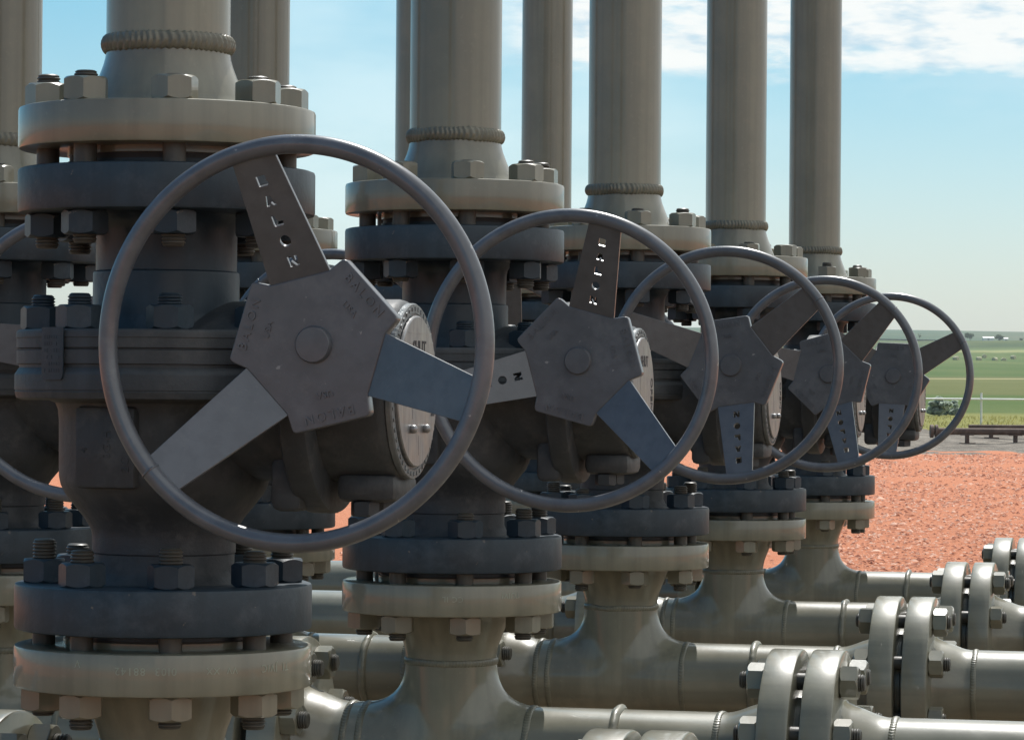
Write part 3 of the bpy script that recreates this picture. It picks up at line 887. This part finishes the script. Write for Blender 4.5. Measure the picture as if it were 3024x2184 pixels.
def smooth(v, a, b):
    x = N.new('ShaderNodeMapRange'); x.interpolation_type = 'SMOOTHSTEP'; Lk.new(v, x.inputs[0])
    x.inputs[1].default_value = a; x.inputs[2].default_value = b; return x.outputs[0]
ysafe = mth('MAXIMUM', sep.outputs['Y'], .05)
u = mth('DIVIDE', sep.outputs['X'], ysafe); v = mth('DIVIDE', sep.outputs['Z'], ysafe)
cmb = N.new('ShaderNodeCombineXYZ'); Lk.new(mth('MULTIPLY', u, 26), cmb.inputs[0]); Lk.new(mth('MULTIPLY', v, 85), cmb.inputs[1])
def wn(scale, det, rough, off=0):
    n = N.new('ShaderNodeTexNoise'); n.inputs['Scale'].default_value = scale; n.inputs['Detail'].default_value = det; n.inputs['Roughness'].default_value = rough
    mp = N.new('ShaderNodeMapping'); mp.inputs['Location'].default_value = (off, off * .7, off * .3); Lk.new(cmb.outputs[0], mp.inputs[0]); Lk.new(mp.outputs[0], n.inputs['Vector'])
    return n.outputs['Fac']
n1, n2 = wn(1.0, 8, .6, 3.1), wn(.45, 4, .5, 8.2)
edge = mth('ADD', v, mth('MULTIPLY', mth('SUBTRACT', n1, .5), .022))
band = mth('MULTIPLY', smooth(mth('SUBTRACT', edge, mth('MULTIPLY', u, .012)), .0950, .1030), smooth(u, -.012, .012))
cov = smooth(mth('ADD', mth('MULTIPLY', n1, .7), mth('MULTIPLY', n2, .5)), .38, .57)
cloud = mth('MULTIPLY', band, cov)
wisp = mth('MULTIPLY', mth('MULTIPLY', smooth(n2, .45, .75), smooth(v, .06, .10)), .22)
cloud = mth('MAXIMUM', cloud, mth('MULTIPLY', wisp, smooth(u, -.08, .05)))
# clear air: deeper cyan above, milky towards the horizon
def mixc(fac, a, b, mode='MIX'):
    x = N.new('ShaderNodeMix'); x.data_type = 'RGBA'; x.blend_type = mode
    if isinstance(fac, (int, float)): x.inputs[0].default_value = fac
    else: Lk.new(fac, x.inputs[0])
    for i, c in ((6, a), (7, b)):
        if isinstance(c, tuple): x.inputs[i].default_value = (*c, 1)
        else: Lk.new(c, x.inputs[i])
    return x.outputs[2]
tint = mixc(1.0, sky.outputs[0], (.98, 1.02, 1.16), 'MULTIPLY')
low = mth('MULTIPLY', mth('SUBTRACT', 1.0, smooth(sep.outputs['Z'], -.02, .165), clamp=True), 1.0)
deep = mixc(1.0, tint, (.34, .72, .74), 'MULTIPLY')
skyc = mixc(low, deep, tint)
n3 = wn(1.7, 6, .55, 21.0)
cl = mixc(smooth(n3, .46, .68), (8.3, 8.35, 8.15), (4.6, 6.1, 7.1))
veil = mth('MULTIPLY', mth('MULTIPLY', smooth(u, -.135, -.05), mth('SUBTRACT', 1.0, smooth(u, .02, .11))), .42)
veil = mth('MULTIPLY', veil, smooth(mth('ADD', n2, .25), .45, .85))
skyc = mixc(veil, skyc, (7.6, 8.8, 8.9))
final = mixc(mth('MULTIPLY', cloud, .94), skyc, cl)
Lk.new(final, bg.inputs['Color']); bg.inputs['Strength'].default_value = .10

# thin summer haze over the fields
bm = bmesh.new(); boxm(bm, -3200, 3200, -260, 4300, -30, 95, 0)
me = bpy.data.meshes.new('haze'); bm.to_mesh(me); bm.free()
hm = bpy.data.materials.new('haze'); hm.use_nodes = True; ht = hm.node_tree
ht.nodes.remove(ht.nodes['Principled BSDF'])
pv = ht.nodes.new('ShaderNodeVolumePrincipled'); pv.inputs['Color'].default_value = (.80, .90, .97, 1); pv.inputs['Density'].default_value = .00011
ht.links.new(pv.outputs['Volume'], [n for n in ht.nodes if n.type == 'OUTPUT_MATERIAL'][0].inputs['Volume'])
me.materials.append(hm)
solo('haze', me, None, None, kind='stuff')
S.cycles.volume_bounces = 1
sun = bpy.data.lights.new('sun', 'SUN'); sun.energy = 4.3; sun.angle = math.radians(.55); sun.color = (1, .97, .93)
so = bpy.data.objects.new('sun', sun); COL.objects.link(so)
sd = Vector((math.sin(SUN_AZ) * math.cos(SUN_EL), math.cos(SUN_AZ) * math.cos(SUN_EL), math.sin(SUN_EL)))
so.matrix_world = T((0, 0, 20)) @ sd.to_track_quat('Z', 'Y').to_matrix().to_4x4()

cam = bpy.data.cameras.new('camera'); co = bpy.data.objects.new('camera', cam); COL.objects.link(co)
cam.sensor_width = 36; cam.lens = 7200 / 2268 * 36; cam.clip_start = .05; cam.clip_end = 9000
co.matrix_world = T((0, 0, H)) @ RX(PI / 2 + (868 - 819) / 7200) @ RZ(.0079)
S.camera = co

S.view_settings.view_transform = 'Standard'; S.view_settings.look = 'None'; S.view_settings.gamma = 1
S.view_settings.exposure = 0.3
S.render.engine = 'CYCLES'
S.cycles.use_denoising = True
S.cycles.max_bounces = 8; S.cycles.diffuse_bounces = 4; S.cycles.glossy_bounces = 4
S.cycles.sample_clamp_indirect = 6
